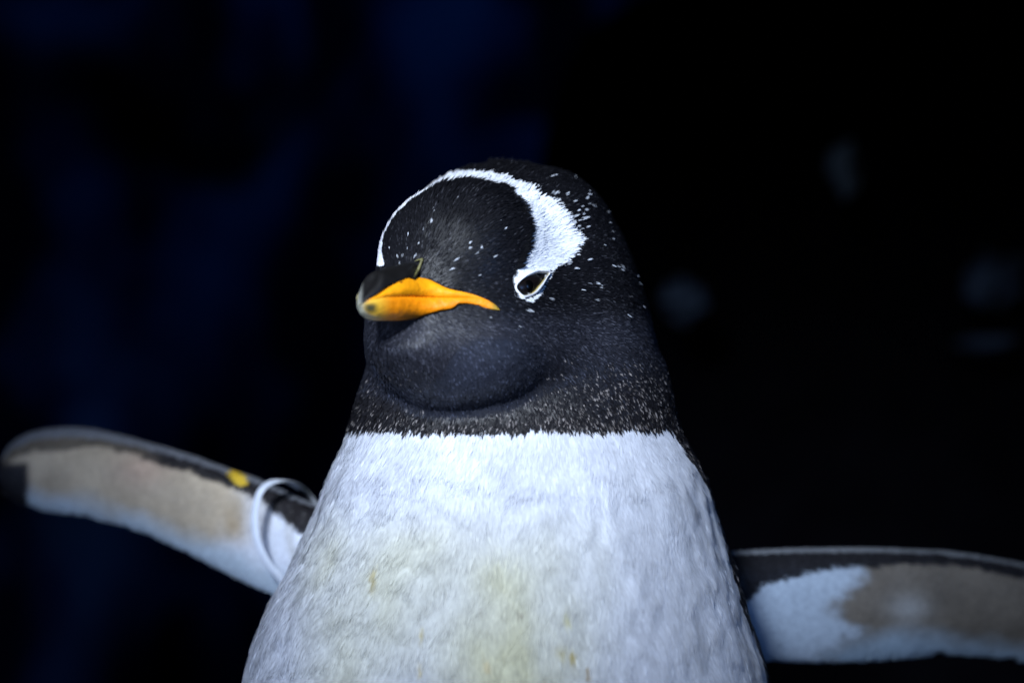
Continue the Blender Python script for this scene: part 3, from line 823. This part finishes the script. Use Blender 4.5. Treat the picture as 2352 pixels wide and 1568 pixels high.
# dark ridge of the bill: from the upper edge of the orange up to the culmen
me_idx = int(np.argmin(np.abs(cE[:, 0] - 951)))
cEr = curve(cE[:me_idx + 1], M)
EPR = place(cEr, wE)
EPR = EPR + HS * .0004 - HF * 0 + np.array([0, -.0004, 0])
ridge_out = unit(0.55 * HS[None] + 0.8 * HU[None] + np.zeros((M, 3)))
near_r = between(EPR, CPT, ridge_out, 9, .0022 * np.sin(np.pi * np.clip(tm, 0, 1)) + .0001)
far_r = [mirror(r) for r in near_r[::-1]][1:]
def col_ridge(P, px, py):
    c = np.tile(np.array([[.006, .0055, .0055]]), (len(P), 1)) * (1 + .3 * fbm(P, 200.0, 2))[:, None]
    t = smoothstep(836, 826, px)[:, None] * .45; c = c * (1 - t) + t * np.array([.34, .34, .30])
    return c
strip_mesh("beak_ridge", near_r + far_r, False, attr_mat("dark_horn", 0.42, 0.4, noise=.2, nscale=200, bump=.1), col_ridge, beak, solid=.0006)
# yellow fold of skin at the root of the ridge
fold_px = curve([(952, 600), (960, 597), (970, 595), (966, 606), (961, 618), (954, 630), (949, 640)], 24)
fh, fn2 = hit(fold_px[:, 0], fold_px[:, 1])
fz = np.minimum(fh[:, 1], onplane(fold_px[:, 0], fold_px[:, 1], np.interp(fold_px[:, 1], [595, 640], [0.0, .008]))[:, 1]) - .0014
fc = W(fold_px[:, 0], fold_px[:, 1], fz)
tg = unit(np.gradient(fc, axis=0)); up_ = unit(np.cross(tg, np.array([0, 1.0, 0])))
def tube(cc, rad, k=10, flat=1.0):
    tg = unit(np.gradient(cc, axis=0)); a = unit(np.cross(tg, np.array([0.0, 1.0, 0.0]))); b = unit(np.cross(tg, a))
    return [cc + (np.cos(t) * a + np.sin(t) * b * flat) * rad[:, None] for t in np.linspace(0, 2 * np.pi, k, endpoint=False)]
frad = np.interp(np.linspace(0, 1, 24), [0, .25, .4, .8, 1], [.0001, .0005, .0005, .0007, .0002])
strip_mesh("bill_skin_fold", tube(fc, frad), True, MAT_BILL, lambda P, px, py: np.tile(np.array([[.12, .11, .04]]), (len(P), 1)) * (1 + .35 * fbm(P, 500., 2))[:, None], beak)
# nostril slit
ncv = curve([(916, 651.5), (922, 649), (929, 647.5)], 12)
nc_ = W(ncv[:, 0], ncv[:, 1], np.interp(ncv[:, 0], cE[:, 0], EPT[:, 1]) - .0011)
strip_mesh("nostril", tube(nc_, .0004 * np.sin(np.linspace(.05, np.pi - .05, 12)) + .00005, 8), True, MAT_BILL, lambda P, px, py: np.tile(np.array([[.10, .035, .004]]), (len(P), 1)), beak)

# ------------------------------------------------------------------ eye
EP = np.asarray(EYE, float)
def smooth_closed(P, m):
    n = len(P); out = []
    for t in np.linspace(0, n, m, endpoint=False):
        i = int(t); u = t - i
        a, b, c, d = P[(i - 1) % n], P[i % n], P[(i + 1) % n], P[(i + 2) % n]
        out.append(0.5 * ((2 * b) + (-a + c) * u + (2 * a - 5 * b + 4 * c - d) * u * u + (-a + 3 * b - 3 * c + d) * u ** 3))
    return np.array(out)
ec = EP.mean(0)
eye_c, eye_n = hit(ec[0], ec[1]); eye_c, eye_n = eye_c[0], eye_n[0]
ax1 = W(1258, 629, eye_c[1]) - W(1184, 660, eye_c[1]); ax1 -= eye_n * (ax1 @ eye_n); ax1 /= np.linalg.norm(ax1)
ax2 = np.cross(eye_n, ax1)
def ell_mesh(name, c, r, axes, mat, parent, cap=np.pi, seg=40, rings=24, **props):
    u = np.linspace(0, 2 * np.pi, seg, endpoint=False); v_ = np.linspace(1e-3, cap, rings)
    U, Vv = np.meshgrid(v_, u, indexing='ij')
    P = c + (np.sin(U) * np.cos(Vv) * r[0])[..., None] * axes[0] + (np.sin(U) * np.sin(Vv) * r[1])[..., None] * axes[1] + (np.cos(U) * r[2])[..., None] * axes[2]
    i = np.arange(rings * seg).reshape(rings, seg); j = np.roll(i, -1, 1)
    q = np.stack([i[:-1], i[1:], j[1:], j[:-1]], -1).reshape(-1, 4)
    me = quads_mesh(name, P.reshape(-1, 3), q); smooth(me)
    return link(name, me, mat, parent, **props)
ball_c = eye_c - eye_n * .0036
ER = (.0097, .0062, .0050)
MAT_IRIS = plain_mat("dark_brown_iris", (.005, .0035, .0035), .30, .25, .5, 600.)
MAT_PUPIL = plain_mat("pupil", (.0008, .0008, .001), .25, .25, .1)
eye = ell_mesh("eye", ball_c, ER, (ax1, ax2, eye_n), MAT_IRIS, penguin)
pc = hit(1214, 655)[0][0]
off = pc - eye_c
ell_mesh("pupil", ball_c + off * .9 + eye_n * .0026, (.0036, .0036, .0025), (ax1, ax2, eye_n), MAT_PUPIL, eye, cap=1.5)
# eyelids: ring from the eye's opening out to the feathers
mE = 72
op = smooth_closed(EP, mE)
outp = ec + (op - ec) * 1.0
dirs = (op - ec); ln = np.linalg.norm(dirs, axis=1, keepdims=True); dn = dirs / ln
def on_ball(px, py, extra):
    o = np.array([0, -CAM_D, CAM_Z]); d = W(px, py, 0.0) - o; d /= np.linalg.norm(d, axis=1, keepdims=True)
    Ax = np.stack([ax1 / (ER[0] + extra), ax2 / (ER[1] + extra), eye_n / (ER[2] + extra)], 0)
    oo = (o - ball_c) @ Ax.T; dd = d @ Ax.T
    a = (dd ** 2).sum(1); b = (oo * dd).sum(1); c = (oo ** 2).sum() - 1
    disc = np.maximum(b * b - a * c, 0)
    return o + d * ((-b - np.sqrt(disc)) / a)[:, None]
hb, _ = hit(op[:, 0], op[:, 1])
upper_f = smoothstep(4, -4, (op[:, 1] - (658 + (op[:, 0] - 1184) * -.40)))
def ringpts(offpx, dy):
    q = op + dn * (offpx * np.interp(op[:, 0], [1184, 1205], [.22, 1.0]))[:, None]
    h_, n_ = hit(q[:, 0], q[:, 1])
    return q, h_, n_
rails = []
cols = []
q0, h0, n0 = ringpts(-0.8, 0)
b0 = on_ball(q0[:, 0], q0[:, 1], .0002)
y0 = np.minimum(h0[:, 1], b0[:, 1])
for offp, lift in ((-0.8, -.0004), (0.2, .0003), (2, .0006), (4, .0006), (7, .0002), (10, -.0008)):
    q, h_, n_ = ringpts(offp, 0)
    y = np.minimum(h_[:, 1], y0) if offp < 9 else np.minimum(h_[:, 1], h_[:, 1] * .6 + y0 * .4)
    P = W(q[:, 0], q[:, 1], y) + eye_n * (lift + .0006 * upper_f * (offp < 9))[:, None] if np.ndim(lift + upper_f) else None
    rails.append(P)
R = np.stack(rails, 0)
i = np.arange(R.shape[0] * mE).reshape(R.shape[0], mE); j = np.roll(i, -1, 1)
lme = quads_mesh("eyelid", R.reshape(-1, 3), np.stack([i[:-1], j[:-1], j[1:], i[1:]], -1).reshape(-1, 4)); smooth(lme)
lc = np.zeros((R.shape[0], mE, 3)); lc[:] = (.78, .80, .85)
lowm = (1 - upper_f) * smoothstep(1192, 1205, op[:, 0])
for r_, k_ in ((0, 1.0), (1, 1.0), (2, .55)):
    w_ = (lowm * k_)[:, None]; lc[r_] = lc[r_] * (1 - w_) + w_ * np.array([.30, .23, .06])
set_col(lme, lc.reshape(-1, 3))
link("eyelid", lme, MAT_WHITE, eye)

# ------------------------------------------------------------------ feet and tail (below the frame)
MAT_FOOT = plain_mat("orange_foot_skin", (.55, .22, .03), .55, .3, .3, 90., .3)
for sx in (-1, 1):
    x0 = .055 * sx + .0
    P = []
    ang = np.linspace(-0.55, 0.55, 33)
    web = .085 + .022 * np.cos(ang / 0.55 * 2 * np.pi)
    tops = []; 
    for t in np.linspace(0, 1, 9):
        rr = .02 + (web - .02) * t
        hgt = (.030 * (1 - t) ** 1.5 + .008) * (0.75 + 0.25 * np.cos(ang / 0.55 * 2 * np.pi))
        tops.append(np.stack([x0 + np.sin(ang + .15 * sx) * rr, -.03 - np.cos(ang + .15 * sx) * rr, hgt + 0 * rr], -1))
    T = np.stack(tops, 0); Bt = T.copy(); Bt[..., 2] = -0.002
    nt, na = T.shape[:2]
    ring = np.concatenate([T, Bt[:, ::-1]], 1)
    ii = np.arange(nt * 2 * na).reshape(nt, 2 * na); jj = np.roll(ii, -1, 1)
    q = np.stack([ii[:-1], jj[:-1], jj[1:], ii[1:]], -1).reshape(-1, 4)
    capq = np.stack([ii[-1, :na - 1], ii[-1, 1:na], ii[-1, 2 * na - 2:na - 1:-1], ii[-1, 2 * na - 1:na:-1]], -1)
    fm = quads_mesh("foot", ring.reshape(-1, 3), np.concatenate([q, capq])); smooth(fm)
    link("foot", fm, MAT_FOOT, penguin)

# ------------------------------------------------------------------ identification band looped round the flipper
loop = np.array([(645, 1103, .052), (617, 1110, .048), (597, 1130, .046), (587, 1165, .046), (585, 1205, .046), (594, 1250, .046), (615, 1292, .046), (648, 1332, .047), (690, 1380, .052),
                 (735, 1425, .066), (765, 1405, .080), (765, 1330, .086), (752, 1250, .087), (735, 1190, .086), (716, 1152, .083), (695, 1125, .075), (672, 1109, .062)])
lp = smooth_closed(loop, 120)
lc_ = W(lp[:, 0], lp[:, 1], lp[:, 2])
tg = unit(np.roll(lc_, -1, 0) - np.roll(lc_, 1, 0))
cen = lc_.mean(0); rad = unit(lc_ - cen); rad = unit(rad - tg * (rad * tg).sum(1, keepdims=True))
bi = np.cross(tg, rad)
prof = [(-.5, -1), (.5, -1), (.5, 1), (-.5, 1)]
prof = [(.00055 * np.cos(t), .0023 * np.sign(np.sin(t)) * abs(np.sin(t)) ** .6) for t in np.linspace(0, 2 * np.pi, 12, endpoint=False)]
R = np.stack([lc_ + rad * a + bi * b for a, b in prof], 1)
i = np.arange(R.shape[0] * R.shape[1]).reshape(R.shape[:2]); j = np.roll(i, -1, 1); k = np.roll(i, -1, 0); l = np.roll(j, -1, 0)
bm_ = quads_mesh("flipper_band", R.reshape(-1, 3), np.stack([i, j, l, k], -1).reshape(-1, 4)); smooth(bm_)
link("flipper_band", bm_, plain_mat("white_plastic", (.62, .67, .76), .35, .5, .05, 200.), label="white plastic identification band looped round the penguin's flipper", category="band")
